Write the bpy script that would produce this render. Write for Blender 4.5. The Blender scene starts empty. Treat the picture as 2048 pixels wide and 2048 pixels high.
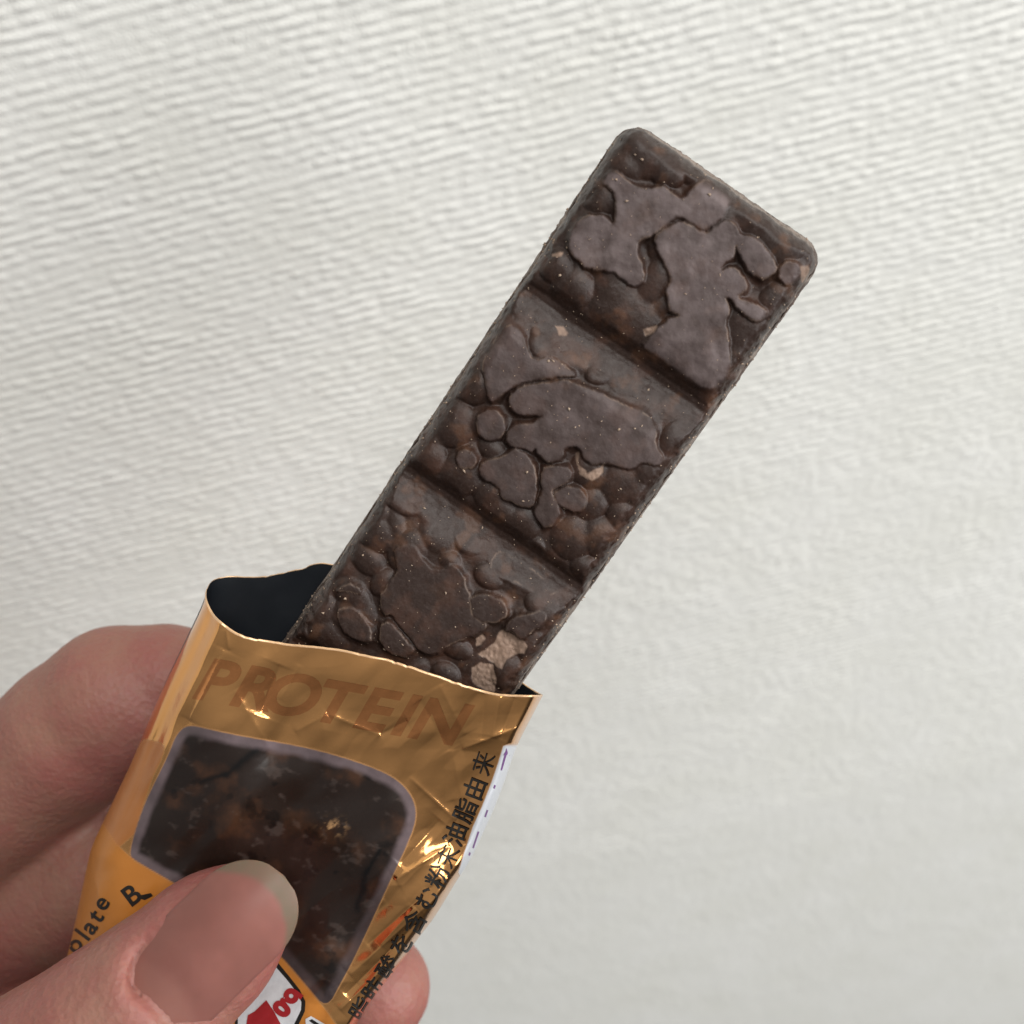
import bpy, bmesh, math, random
import numpy as np
from mathutils import Vector, Matrix
from mathutils.bvhtree import BVHTree

# ------------------------------------------------------------------ frame
U = 1.128e-3            # one model unit (a "small millimetre") in metres
TAN = 0.418             # half field of view (tangent)
PITCH, ROLL = math.radians(45), math.radians(14)
C0 = np.array([0.0, 0.0, 1.35])
_f = np.array([0, math.cos(PITCH), -math.sin(PITCH)])
_u0 = np.array([0, math.sin(PITCH), math.cos(PITCH)])
_r0 = np.array([1.0, 0, 0])
RIGHT = math.cos(ROLL) * _r0 - math.sin(ROLL) * _u0
UP = math.sin(ROLL) * _r0 + math.cos(ROLL) * _u0
RM = np.stack([RIGHT, UP, -_f], 0)          # rows: local axes in world
WALL_Y = 166 * U

scene = bpy.context.scene
col = scene.collection

# ------------------------------------------------------------------ camera
cd = bpy.data.cameras.new('camera')
cam = bpy.data.objects.new('camera', cd)
col.objects.link(cam)
M = Matrix.Identity(4)
for i in range(3):
    M[i][0], M[i][1], M[i][2], M[i][3] = RIGHT[i], UP[i], -_f[i], C0[i]
cam.matrix_world = M
cd.sensor_width = 36
cd.lens = 36 / (2 * TAN)
cd.clip_start = 0.005
cd.clip_end = 50
cd.dof.use_dof = True
cd.dof.focus_distance = 139 * U
cd.dof.aperture_fstop = cd.lens / (1.75 * 1.128)
scene.camera = cam

# ------------------------------------------------------------------ world and lamps
world = bpy.data.worlds.new('World')
scene.world = world
world.use_nodes = True
bg = world.node_tree.nodes['Background']
bg.inputs[0].default_value = (0.97, 0.98, 1.0, 1)
bg.inputs[1].default_value = 1.0
# unseen room as a gradient added for foil reflections: pale ceiling, darker floor
_nt = world.node_tree
_tc = _nt.nodes.new('ShaderNodeTexCoord'); _sx = _nt.nodes.new('ShaderNodeSeparateXYZ'); _mr = _nt.nodes.new('ShaderNodeMapRange')
_nt.links.new(_tc.outputs['Generated'], _sx.inputs[0]); _nt.links.new(_sx.outputs[2], _mr.inputs[0])
_mr.inputs[1].default_value = -0.8; _mr.inputs[2].default_value = 0.8
_mr.inputs[3].default_value = 0.045; _mr.inputs[4].default_value = 0.33
_nt.links.new(_mr.outputs[0], bg.inputs[1])


def area_lamp(name, loc, target, size, power, color):
    ld = bpy.data.lights.new(name, 'AREA')
    ld.shape = 'RECTANGLE'
    ld.size, ld.size_y = size
    ld.energy = power
    ld.color = color
    o = bpy.data.objects.new(name, ld)
    col.objects.link(o)
    o.location = loc
    o.rotation_euler = (Vector(target) - Vector(loc)).to_track_quat('-Z', 'Y').to_euler()
    return o


area_lamp('ceiling_lamp', (0.40, -0.40, 2.40), (0.0, 0.1, 1.25), (1.0, 0.8), 13, (1.0, 0.985, 0.95))
area_lamp('window_light', (1.45, -0.80, 1.55), (0.02, 0.12, 1.12), (1.3, 1.4), 38, (0.98, 0.99, 1.0))

scene.view_settings.view_transform = 'Standard'
scene.view_settings.look = 'None'
scene.view_settings.gamma = 1
scene.view_settings.use_curve_mapping = False
scene.view_settings.exposure = 0.0
scene.cycles.max_bounces = 8

# ------------------------------------------------------------------ helpers
rng = np.random.default_rng(7)


def ray(px, py):
    px, py = np.asarray(px, float), np.asarray(py, float)
    u = (px - 1024) / 1024 * TAN
    v = (1024 - py) / 1024 * TAN
    return np.stack([u, v, -np.ones_like(u)], -1)


def P(px, py, d):
    return ray(px, py) * np.asarray(d, float)[..., None]


def W(p):
    """camera-frame model units -> world metres"""
    return C0 + U * (np.asarray(p) @ RM)


def link(name, me, parent=None, mats=()):
    o = bpy.data.objects.new(name, me)
    col.objects.link(o)
    for m in mats:
        me.materials.append(m)
    if parent is not None:
        o.parent = parent
        o.matrix_parent_inverse = Matrix.Translation(-Vector(parent.location))
    return o


def mesh_np(name, verts, faces, smooth=True):
    me = bpy.data.meshes.new(name)
    verts = np.ascontiguousarray(verts, dtype=np.float32)
    n = len(verts)
    me.vertices.add(n)
    me.vertices.foreach_set('co', verts.ravel())
    faces = np.ascontiguousarray(faces, dtype=np.int32)
    k = faces.shape[1]
    nf = len(faces)
    me.loops.add(nf * k)
    me.loops.foreach_set('vertex_index', faces.ravel())
    me.polygons.add(nf)
    me.polygons.foreach_set('loop_start', np.arange(0, nf * k, k, dtype=np.int32))
    me.polygons.foreach_set('loop_total', np.full(nf, k, dtype=np.int32))
    me.update(calc_edges=True)
    me.validate()
    if smooth:
        me.polygons.foreach_set('use_smooth', np.ones(len(me.polygons), dtype=bool))
    return me


def grid_faces(nr, nc, flip=False):
    i, j = np.meshgrid(np.arange(nr - 1), np.arange(nc - 1), indexing='ij')
    a = (i * nc + j).ravel()
    f = np.stack([a, a + 1, a + nc + 1, a + nc], 1)
    return f[:, ::-1] if flip else f


def set_color(me, name, rgb):
    rgba = np.ones((len(me.vertices), 4), np.float32)
    rgba[:, :rgb.shape[1]] = rgb
    a = me.attributes.new(name, 'FLOAT_COLOR', 'POINT')
    a.data.foreach_set('color', rgba.ravel())


def empty(name, loc):
    o = bpy.data.objects.new(name, None)
    o.location = loc
    o.empty_display_size = 0.01
    col.objects.link(o)
    return o


def tag(o, label=None, category=None, kind=None, group=None):
    if label: o['label'] = label
    if category: o['category'] = category
    if kind: o['kind'] = kind
    if group: o['group'] = group


def srgb(r, g, b):
    c = np.array([r, g, b], float) / 255
    return np.where(c <= 0.04045, c / 12.92, ((c + 0.055) / 1.055) ** 2.4)


def smooth01(x, a, b):
    t = np.clip((x - a) / (b - a), 0, 1)
    return t * t * (3 - 2 * t)


def hash2(i, j, seed):
    i = np.asarray(i).astype(np.int64); j = np.asarray(j).astype(np.int64)
    h = (i * 374761393 + j * 668265263 + seed * 982451653) & 0xFFFFFFFF
    h = ((h ^ (h >> 13)) * 1274126177) & 0xFFFFFFFF
    h = h ^ (h >> 16)
    return (h & 0xFFFFFF) / float(0x1000000)


def vnoise(x, y, seed=0):
    i, j = np.floor(x), np.floor(y)
    fx, fy = x - i, y - j
    fx = fx * fx * (3 - 2 * fx); fy = fy * fy * (3 - 2 * fy)
    a = hash2(i, j, seed); b = hash2(i + 1, j, seed)
    c = hash2(i, j + 1, seed); d = hash2(i + 1, j + 1, seed)
    return (a * (1 - fx) + b * fx) * (1 - fy) + (c * (1 - fx) + d * fx) * fy * 1.0


def fbm(x, y, seed=0, o=4):
    s = 0; a = 0.5; f = 1.0
    for k in range(o):
        s = s + a * vnoise(x * f, y * f, seed + k * 17); a *= 0.5; f *= 2.03
    return s / (1 - 0.5 ** o)


def facet(x, y, cell, seed):
    """piecewise linear crumple: triangle lattice with hashed heights, sharp creases"""
    x = x + cell * 0.8 * (fbm(x / cell / 2.3, y / cell / 2.3, seed + 5, 2) - .5)
    y = y + cell * 0.8 * (fbm(x / cell / 2.3 + 9, y / cell / 2.3, seed + 6, 2) - .5)
    X = x / cell; Y = y / cell
    i, j = np.floor(X), np.floor(Y); fx, fy = X - i, Y - j
    a = hash2(i, j, seed); b = hash2(i + 1, j, seed); c = hash2(i, j + 1, seed); d = hash2(i + 1, j + 1, seed)
    lo = a + (b - a) * fx + (c - a) * fy
    hi = d + (c - d) * (1 - fx) + (b - d) * (1 - fy)
    return np.where(fx + fy < 1, lo, hi) - 0.5


def poly_sdf(x, y, poly):
    """signed distance, positive inside"""
    poly = np.asarray(poly, float)
    n = len(poly)
    best = np.full(x.shape, 1e9)
    inside = np.zeros(x.shape, bool)
    for k in range(n):
        ax, ay = poly[k]; bx, by = poly[(k + 1) % n]
        ex, ey = bx - ax, by - ay
        L = ex * ex + ey * ey + 1e-12
        t = np.clip(((x - ax) * ex + (y - ay) * ey) / L, 0, 1)
        dd = (x - ax - t * ex) ** 2 + (y - ay - t * ey) ** 2
        best = np.minimum(best, dd)
        c = ((ay > y) != (by > y)) & (x < ex * (y - ay) / (ey if abs(ey) > 1e-9 else 1e-9) + ax)
        inside ^= c
    d = np.sqrt(best)
    return np.where(inside, d, -d)


def seg_dist(x, y, a, b):
    ex, ey = b[0] - a[0], b[1] - a[1]
    L = ex * ex + ey * ey
    t = np.clip(((x - a[0]) * ex + (y - a[1]) * ey) / L, 0, 1)
    dx, dy = x - a[0] - t * ex, y - a[1] - t * ey
    side = (x - a[0]) * ey - (y - a[1]) * ex
    return np.hypot(dx, dy), t, side


def smooth_poly(pts, it=2):
    p = np.asarray(pts, float)
    for _ in range(it):
        q = np.roll(p, -1, 0)
        p = np.stack([p * .75 + q * .25, p * .25 + q * .75], 1).reshape(-1, 2)
    return p


def curve_fn(pts):
    """arc-length parametrised smooth polyline"""
    p = np.asarray(pts, float)
    for _ in range(2):
        q = np.empty((2 * len(p), 2))
        q[0::2] = p; q[1::2] = p
        mid_a = p[:-1] * .75 + p[1:] * .25
        mid_b = p[:-1] * .25 + p[1:] * .75
        q = np.concatenate([p[:1], np.stack([mid_a, mid_b], 1).reshape(-1, 2), p[-1:]], 0)
        p = q
    s = np.concatenate([[0], np.cumsum(np.hypot(*np.diff(p, axis=0).T))]); s /= s[-1]
    return lambda t: np.stack([np.interp(t, s, p[:, 0]), np.interp(t, s, p[:, 1])], -1)


# ------------------------------------------------------------------ materials
def new_mat(name):
    m = bpy.data.materials.new(name)
    m.use_nodes = True
    nt = m.node_tree
    b = nt.nodes['Principled BSDF']
    return m, nt, b


def node(nt, typ, **kw):
    n = nt.nodes.new(typ)
    for k, v in kw.items():
        if k in n.inputs.keys():
            n.inputs[k].default_value = v
        else:
            setattr(n, k, v)
    return n


def add_bump(nt, b, height, strength, dist, prev=None):
    bp = node(nt, 'ShaderNodeBump')
    bp.inputs['Strength'].default_value = strength
    bp.inputs['Distance'].default_value = dist
    nt.links.new(height, bp.inputs['Height'])
    if prev is not None:
        nt.links.new(prev, bp.inputs['Normal'])
    nt.links.new(bp.outputs['Normal'], b.inputs['Normal'])
    return bp.outputs['Normal']


def obj_noise(nt, scale, detail=4, rough=0.55):
    tc = node(nt, 'ShaderNodeTexCoord')
    nz = node(nt, 'ShaderNodeTexNoise')
    nz.inputs['Scale'].default_value = scale
    nz.inputs['Detail'].default_value = detail
    nz.inputs['Roughness'].default_value = rough
    nt.links.new(tc.outputs['Object'], nz.inputs['Vector'])
    return nz


def mix_rgb(nt, fac, a, b, blend='MIX'):
    mx = node(nt, 'ShaderNodeMix', data_type='RGBA', blend_type=blend)
    for s, v in ((0, fac), (6, a), (7, b)):
        if hasattr(v, 'is_output'):
            nt.links.new(v, mx.inputs[s])
        else:
            mx.inputs[s].default_value = v if s == 0 else (*v, 1)
    return mx.outputs[2]


def ramp(nt, sock, a, b, va=0.0, vb=1.0):
    mr = node(nt, 'ShaderNodeMapRange')
    nt.links.new(sock, mr.inputs[0])
    mr.inputs[1].default_value = a; mr.inputs[2].default_value = b
    mr.inputs[3].default_value = va; mr.inputs[4].default_value = vb
    return mr.outputs[0]


# wallpaper
m_wall, nt, b = new_mat('wallpaper')
nz = obj_noise(nt, 38, 3)
c = mix_rgb(nt, ramp(nt, nz.outputs[0], .3, .7), (0.72, 0.71, 0.655), (0.755, 0.745, 0.70))
nt.links.new(c, b.inputs['Base Color'])
b.inputs['Roughness'].default_value = 0.62
b.inputs['Specular IOR Level'].default_value = 0.35
nz2 = obj_noise(nt, 2600, 2)
add_bump(nt, b, nz2.outputs[0], 0.25, 0.0002)

# chocolate
m_choc, nt, b = new_mat('chocolate')
at = node(nt, 'ShaderNodeAttribute', attribute_name='tone')
nz = obj_noise(nt, 2200, 5, .7)
c = mix_rgb(nt, ramp(nt, nz.outputs[0], .48, .78, 0, .15), at.outputs['Color'], (0.16, 0.125, 0.11))
nzb = obj_noise(nt, 350, 3, .6)
c = mix_rgb(nt, ramp(nt, nzb.outputs[0], .4, .7, 0, .3), c, (0.028, 0.016, 0.013))
nt.links.new(c, b.inputs['Base Color'])
nz3 = obj_noise(nt, 900, 4, .6)
ag = node(nt, 'ShaderNodeAttribute', attribute_name='gloss')
sg = node(nt, 'ShaderNodeSeparateColor'); nt.links.new(ag.outputs['Color'], sg.inputs[0])
r0 = ramp(nt, nz3.outputs[0], .3, .7, .50, .66)
rm_ = node(nt, 'ShaderNodeMath', operation='MULTIPLY_ADD')
nt.links.new(sg.outputs[0], rm_.inputs[0]); rm_.inputs[1].default_value = -0.14; nt.links.new(r0, rm_.inputs[2])
nt.links.new(rm_.outputs[0], b.inputs['Roughness'])
b.inputs['Specular IOR Level'].default_value = 0.33
nrm = add_bump(nt, b, nz.outputs[0], 0.35, 0.00012)
add_bump(nt, b, nz3.outputs[0], 0.25, 0.0003, nrm)

m_crumb, nt, b = new_mat('pale_crumb')
nz = obj_noise(nt, 900, 3)
c = mix_rgb(nt, nz.outputs[0], (0.20, 0.125, 0.085), (0.42, 0.32, 0.235))
nt.links.new(c, b.inputs['Base Color'])
b.inputs['Roughness'].default_value = 0.7

# foil with printed ink
m_foil, nt, b = new_mat('gold_foil')
at = node(nt, 'ShaderNodeAttribute', attribute_name='ink')
am = node(nt, 'ShaderNodeAttribute', attribute_name='ink_amount')
nz = obj_noise(nt, 420, 5, .65)
inkc = mix_rgb(nt, ramp(nt, nz.outputs[0], .3, .75, 0, .5), at.outputs['Color'], (0.02, 0.012, 0.008), 'MULTIPLY')
sep = node(nt, 'ShaderNodeSeparateColor')
nt.links.new(am.outputs['Color'], sep.inputs[0])
c = mix_rgb(nt, sep.outputs[0], (0.95, 0.475, 0.175), at.outputs['Color'])
nt.links.new(c, b.inputs['Base Color'])
mm = node(nt, 'ShaderNodeMath', operation='MULTIPLY_ADD')
nt.links.new(sep.outputs[0], mm.inputs[0]); mm.inputs[1].default_value = -1.0; mm.inputs[2].default_value = 1.0
nt.links.new(mm.outputs[0], b.inputs['Metallic'])
nt.links.new(ramp(nt, sep.outputs[0], 0, 1, 0.17, 0.33), b.inputs['Roughness'])
b.inputs['Specular IOR Level'].default_value = 0.5
nz4 = obj_noise(nt, 260, 3)
add_bump(nt, b, nz4.outputs[0], 0.12, 0.0006)

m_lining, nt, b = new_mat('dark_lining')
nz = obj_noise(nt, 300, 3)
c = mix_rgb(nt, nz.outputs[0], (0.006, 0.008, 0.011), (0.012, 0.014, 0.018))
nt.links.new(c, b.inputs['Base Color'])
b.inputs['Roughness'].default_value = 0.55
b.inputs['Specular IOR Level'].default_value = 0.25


def ink(name, rgb, rough=0.4, metallic=0.0, spec=0.4):
    m, nt, b = new_mat(name)
    nz = obj_noise(nt, 1500, 3)
    c = mix_rgb(nt, ramp(nt, nz.outputs[0], .3, .7, 0, .25), rgb, tuple(0.6 * v for v in rgb))
    nt.links.new(c, b.inputs['Base Color'])
    b.inputs['Roughness'].default_value = rough
    b.inputs['Metallic'].default_value = metallic
    b.inputs['Specular IOR Level'].default_value = spec
    return m


m_black = ink('black_ink', (0.012, 0.010, 0.008), .45)
m_white = ink('white_ink', (0.62, 0.62, 0.63), .4)
m_red = ink('red_ink', (0.33, 0.018, 0.022), .4)
m_redfoil = ink('red_foil_ink', (0.84, 0.345, 0.125), .17, 1.0)
m_purple = ink('purple_ink', (0.16, 0.07, 0.20), .5)

# skin
m_skin, nt, b = new_mat('skin')
at = node(nt, 'ShaderNodeAttribute', attribute_name='tone')
nz = obj_noise(nt, 160, 4, .6)
c = mix_rgb(nt, ramp(nt, nz.outputs[0], .38, .66, 0, .65), at.outputs['Color'], (0.27, 0.095, 0.080))
nzf = obj_noise(nt, 700, 3, .6)
c = mix_rgb(nt, ramp(nt, nzf.outputs[0], .4, .75, 0, .25), c, (0.29, 0.17, 0.115))
nt.links.new(c, b.inputs['Base Color'])
b.inputs['Roughness'].default_value = 0.5
b.inputs['Specular IOR Level'].default_value = 0.35
b.inputs['Subsurface Weight'].default_value = 0.35
b.inputs['Subsurface Radius'].default_value = (1.0, 0.30, 0.16)
b.inputs['Subsurface Scale'].default_value = 0.0018
vo = node(nt, 'ShaderNodeTexVoronoi')
tc = node(nt, 'ShaderNodeTexCoord')
vo.inputs['Scale'].default_value = 1050
nt.links.new(tc.outputs['Object'], vo.inputs['Vector'])
nrm = add_bump(nt, b, vo.outputs['Distance'], 0.30, 0.00030)
nrm = add_bump(nt, b, nzf.outputs[0], 0.30, 0.0005, nrm)
add_bump(nt, b, nz.outputs[0], 0.30, 0.0012, nrm)

m_nail, nt, b = new_mat('nail')
at = node(nt, 'ShaderNodeAttribute', attribute_name='tone')
nz = obj_noise(nt, 350, 3)
c = mix_rgb(nt, ramp(nt, nz.outputs[0], .35, .7, 0, .3), at.outputs['Color'], (0.22, 0.085, 0.07))
nt.links.new(c, b.inputs['Base Color'])
b.inputs['Roughness'].default_value = 0.40
b.inputs['Specular IOR Level'].default_value = 0.25
b.inputs['Subsurface Weight'].default_value = 0.3
b.inputs['Subsurface Radius'].default_value = (1.0, 0.4, 0.25)
b.inputs['Subsurface Scale'].default_value = 0.0012
add_bump(nt, b, nz.outputs[0], 0.08, 0.0004)

# ------------------------------------------------------------------ wall
def build_wall():
    zf = np.concatenate([[-700, -600], np.arange(-520, -300, 1.0), np.arange(-300, -30, 0.36),
                         np.arange(-30, 0, 1.2), [20, 60, 150, 300, 600]])
    xf = np.concatenate([[-700, -450], np.arange(-280, -130, 1.3), np.arange(-130, 130, 0.62),
                         np.arange(130, 281, 1.3), [450, 700]])
    Z, X = np.meshgrid(zf, xf, indexing='ij')
    pitch = 1.72
    zz = Z + 1.1 * (fbm(X / 5, Z / 5, 3, 3) - .5)
    row = np.floor(zz / pitch)
    fr = zz / pitch - row
    prof = np.sin(np.pi * fr) ** 1.2
    cell = 1.35
    off = hash2(row, row * 0, 11) * 40
    xs = X / cell + off
    n1 = vnoise(xs * 1.2, row * 5.0, 21)                    # dash pattern on each thread
    n2 = vnoise(X / 1.3 + off, row * 3.0, 31)
    patch = fbm(X / 11, Z / 8, 41, 3)
    dash = smooth01(n1 + .35 * (n2 - .5), .28, .62)
    vert = 0.5 + 0.5 * np.cos(2 * np.pi * (X / 1.55 + 1.3 * fbm(X / 7, Z / 7, 23, 2)))
    h = (prof * (.20 + .62 * dash * (.55 + .6 * n2)) + (1 - dash) * .30 * vert * (.3 + .7 * n2)) * (0.5 + 0.9 * patch)
    h += 0.35 * (fbm(X / 6, Z / 3.6, 51, 3) - .5)
    h *= 0.31
    fade = smooth01(np.abs(X), 285, 260) * smooth01(Z, -540, -515) * smooth01(-Z, -1, 6)
    h *= fade
    v = np.stack([X * U, WALL_Y - h * U, Z * U + C0[2]], -1).reshape(-1, 3)
    me = mesh_np('wall', v, grid_faces(len(zf), len(xf)))
    o = link('wall', me, None, [m_wall])
    tag(o, 'white wallpaper wall with a woven thread texture', 'wall', 'structure')


build_wall()

# ------------------------------------------------------------------ chocolate bar
TH = 9.0
TILT = math.radians(11.0)
d2 = np.array([-0.566, -0.824, 0]); d2 /= np.linalg.norm(d2)
eL = d2 * math.cos(TILT) + np.array([0, 0, -1]) * math.sin(TILT)
eW = np.array([-d2[1], d2[0], 0])
eN = np.cross(eL, eW)
if eN[2] < 0: eN = -eN
O_BAR = P(1457, 371, 134.9)


def bar_pt(w, l, n):
    return O_BAR + np.asarray(w)[..., None] * eW + np.asarray(l)[..., None] * eL + (np.asarray(n)[..., None] + TH) * eN


def plane_hit(px, py, n):
    """point on the plane at height n over the bar's own frame"""
    r = ray(px, py)
    num = (O_BAR @ eN) + (np.asarray(n, float) + TH)
    t = num / (r @ eN)
    return r * t[..., None]


def px_wl(px, py, n=0.0):
    p = plane_hit(px, py, np.full(np.shape(px), float(n))) - O_BAR
    return np.stack([p @ eW, p @ eL], -1)


def c1(pts):   # zoom 1 coordinates -> photo pixels
    p = np.asarray(pts, float); return p / 2.76 + [1000, 220]


def c2(pts):
    p = np.asarray(pts, float); return p / 2.76 + [700, 600]


def c7(pts):
    p = np.asarray(pts, float); return p / 3.22 + [560, 950]


FLATS = [
    c1([(550, 395), (620, 440), (640, 520), (632, 645), (590, 600), (560, 580), (470, 575), (400, 640), (375, 740), (400, 810),
        (470, 870), (530, 890), (600, 885), (660, 920), (720, 970), (770, 965), (800, 940), (790, 860), (760, 810), (755, 750),
        (790, 705), (840, 690), (920, 640), (990, 580), (1040, 620), (1100, 655), (1160, 655), (1220, 610), (1250, 560),
        (1300, 480), (1290, 440), (1150, 370), (1090, 400), (1010, 500), (960, 460), (910, 415), (860, 425), (780, 430),
        (720, 405), (640, 330), (600, 340)]),
    c1([(840, 700), (920, 655), (990, 600), (1090, 662), (1150, 675), (1200, 635), (1260, 605), (1310, 650), (1330, 690),
        (1400, 690), (1470, 760), (1520, 830), (1525, 890), (1470, 935), (1410, 920), (1360, 880), (1325, 800), (1300, 730),
        (1300, 800), (1240, 850), (1205, 900), (1290, 860), (1330, 900), (1365, 960), (1350, 1010), (1310, 1030), (1360, 1055),
        (1450, 1080), (1480, 1130), (1430, 1170), (1370, 1150), (1310, 1095), (1280, 1045), (1240, 1030), (1250, 1060),
        (1275, 1120), (1240, 1170), (1265, 1260), (1278, 1380), (1270, 1480), (1180, 1560), (1080, 1520), (960, 1430),
        (850, 1350), (780, 1300), (830, 1250), (870, 1200), (930, 1150), (1000, 1140), (940, 1120), (930, 1060), (918, 1000),
        (945, 930), (920, 870), (880, 800)]),
    c1([(1600 + 66 * math.cos(a), 900 + 66 * math.sin(a)) for a in np.linspace(0, 6.28, 14)[:-1]]),
    c2([(840, 150), (900, 140), (950, 190), (970, 270), (1010, 330), (1100, 310), (1160, 340), (1250, 420), (1180, 425),
        (1110, 432), (1000, 442), (890, 488), (860, 510), (790, 570), (762, 545), (745, 430), (720, 370), (770, 250)]),
    c2([(875, 560), (890, 610), (940, 640), (1060, 640), (1040, 660), (1000, 692), (920, 680), (870, 720), (855, 780), (890, 820),
        (960, 815), (1000, 850), (1030, 812), (1040, 860), (1100, 905), (1170, 880), (1190, 810), (1265, 815), (1290, 880),
        (1350, 920), (1410, 905), (1480, 915), (1560, 940), (1620, 900), (1700, 930), (1740, 880), (1680, 800), (1690, 720),
        (1640, 630), (1540, 590), (1480, 570), (1350, 500), (1200, 440), (1110, 448), (1000, 460), (900, 500)]),
    c2([(775 + 82 * math.cos(a), 690 + 86 * math.sin(a)) for a in np.linspace(0, 6.28, 14)[:-1]]),
    c2([(850, 870), (900, 820), (950, 830), (1010, 900), (1025, 980), (1030, 1080), (1010, 1140), (980, 1150), (900, 1125),
        (830, 1090), (820, 1030), (720, 990), (710, 920), (760, 880)]),
    c2([(1115, 1070), (1180, 1030), (1250, 1030), (1300, 1080), (1310, 1140), (1250, 1180), (1190, 1150), (1140, 1120)]),
    c2([(1055, 930), (1130, 912), (1220, 935), (1222, 1000), (1120, 1040), (1110, 1080), (1150, 1130), (1160, 1200), (1080, 1270),
        (1030, 1220), (1012, 1170), (1060, 1080)]),
    c2([(640 + 58 * math.cos(a), 880 + 56 * math.sin(a)) for a in np.linspace(0, 6.28, 12)[:-1]]),
    # third segment
    c7([(740, 480), (790, 450), (870, 450), (900, 520), (960, 600), (1040, 620), (1100, 560), (1180, 640), (1200, 740), (1230, 780),
        (1220, 880), (1270, 940), (1340, 960), (1300, 1010), (1180, 1060), (1070, 1100), (1000, 1160), (900, 1150), (850, 1060),
        (760, 980), (720, 900), (660, 900), (640, 790), (700, 700), (760, 630), (740, 560)]),
    c7([(1220, 800), (1290, 765), (1380, 780), (1450, 830), (1470, 890), (1420, 940), (1330, 960), (1260, 930), (1225, 880)]),
    c7([(1440, 1000), (1500, 920), (1590, 900), (1690, 880), (1720, 930), (1690, 980), (1620, 1000), (1560, 1080), (1500, 1010)]),
    c7([(340, 760), (420, 705), (490, 710), (530, 770), (470, 770), (400, 745)]),
    c7([(640, 970), (700, 950), (760, 1010), (830, 1090), (870, 1140), (800, 1180), (700, 1150), (640, 1080)]),
    c7([(1390, 500), (1480, 540), (1600, 620), (1700, 700), (1790, 760), (1740, 800), (1640, 760), (1500, 700), (1400, 660), (1340, 590)]),
    c7([(360, 880), (430, 845), (520, 900), (590, 1000), (580, 1090), (480, 1060), (390, 1000)]),
]
CHIPS = [
    c7([(1250, 1060), (1300, 1030), (1320, 1060), (1290, 1110), (1255, 1120)]),
    c7([(1260, 1170), (1370, 1090), (1400, 1040), (1440, 1000), (1540, 1060), (1590, 1110), (1580, 1160), (1500, 1180), (1455, 1200),
        (1430, 1260), (1370, 1230), (1310, 1190)]),
    c7([(1225, 1260), (1290, 1215), (1370, 1240), (1390, 1320), (1380, 1420), (1300, 1400), (1230, 1350)]),
    c2([(1235, 850), (1265, 840), (1260, 900), (1310, 950), (1380, 930), (1410, 900), (1400, 960), (1340, 1000), (1270, 970)]),
    c1([(790, 1215), (870, 1185), (860, 1220), (800, 1255)]),
    c1([(290, 1190), (340, 1195), (370, 1230), (330, 1245)]),
    c2([(1120, 140), (1170, 150), (1195, 190), (1150, 200)]),
    c1([(1380, 1080), (1450, 1080), (1440, 1110), (1390, 1110)]) + 400,
    c1([(1660, 860), (1720, 850), (1730, 910), (1700, 950), (1670, 930)]),
    c1([(270, 790), (350, 785), (340, 805), (280, 810)]),
]
# (crop fn, x, y, rx, ry, top)
LUMPS = [
    (c1, 310, 860, 80, 80, -.25), (c1, 400, 980, 100, 100, -.3), (c1, 640, 1000, 120, 95, -.55), (c1, 860, 950, 80, 140, -.6),
    (c1, 700, 1130, 190, 130, -.5), (c1, 800, 230, 130, 110, -.3), (c1, 920, 330, 90, 75, -.3), (c1, 560, 480, 90, 90, -.6),
    (c1, 1420, 560, 150, 130, -.5), (c1, 1560, 720, 120, 120, -.5), (c1, 1400, 1230, 130, 150, -.6), (c1, 1560, 1080, 110, 120, -.5),
    (c1, 1340, 1400, 110, 160, -.55), (c1, 700, 300, 90, 80, -.4), (c1, 1100, 310, 120, 90, -.6),
    (c2, 570, 690, 105, 112, -.25), (c2, 610, 960, 105, 110, -.35), (c2, 680, 470, 95, 95, -.3), (c2, 430, 880, 85, 90, -.35),
    (c2, 780, 1080, 85, 90, -.5), (c2, 1320, 950, 100, 90, -.35), (c2, 1500, 1010, 115, 120, -.4), (c2, 1520, 1210, 95, 80, -.25),
    (c2, 1390, 1320, 110, 100, -.35), (c2, 1230, 1320, 110, 110, -.5), (c2, 1330, 1130, 80, 90, -.5), (c2, 950, 1230, 95, 85, -.5),
    (c2, 1650, 950, 100, 95, -.35), (c2, 1600, 1080, 80, 80, -.4), (c2, 780, 830, 80, 60, -.7), (c2, 830, 1180, 110, 80, -.55),
    (c2, 1800, 800, 90, 130, -.6), (c2, 1060, 270, 80, 80, -.4), (c2, 1320, 1510, 100, 70, -.5),
    (c7, 780, 150, 130, 90, -.3), (c7, 620, 390, 120, 100, -.35), (c7, 820, 500, 110, 130, -.15), (c7, 470, 920, 130, 140, -.3),
    (c7, 460, 780, 120, 80, -.25), (c7, 240, 880, 110, 110, -.5), (c7, 660, 700, 70, 90, -.35), (c7, 1090, 560, 70, 60, -.3),
    (c7, 1340, 660, 90, 70, -.4), (c7, 1680, 850, 100, 80, -.35), (c7, 1110, 1100, 120, 70, -.4), (c7, 1060, 1300, 90, 80, -.3),
    (c7, 1640, 1180, 90, 100, -.6), (c7, 1000, 420, 120, 90, -.6), (c7, 1220, 420, 100, 90, -.5), (c7, 300, 1040, 130, 110, -.6),
    (c7, 1480, 1300, 110, 110, -.5), (c7, 560, 560, 110, 80, -.6),
]
G1 = float(px_wl(*c1([(650, 1270)])[0][:, None], -1.0)[0, 1])
G2 = float(px_wl(*c2([(770, 1210)])[0][:, None], -1.0)[0, 1])
G1 += 1.25; G2 += 1.25


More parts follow.
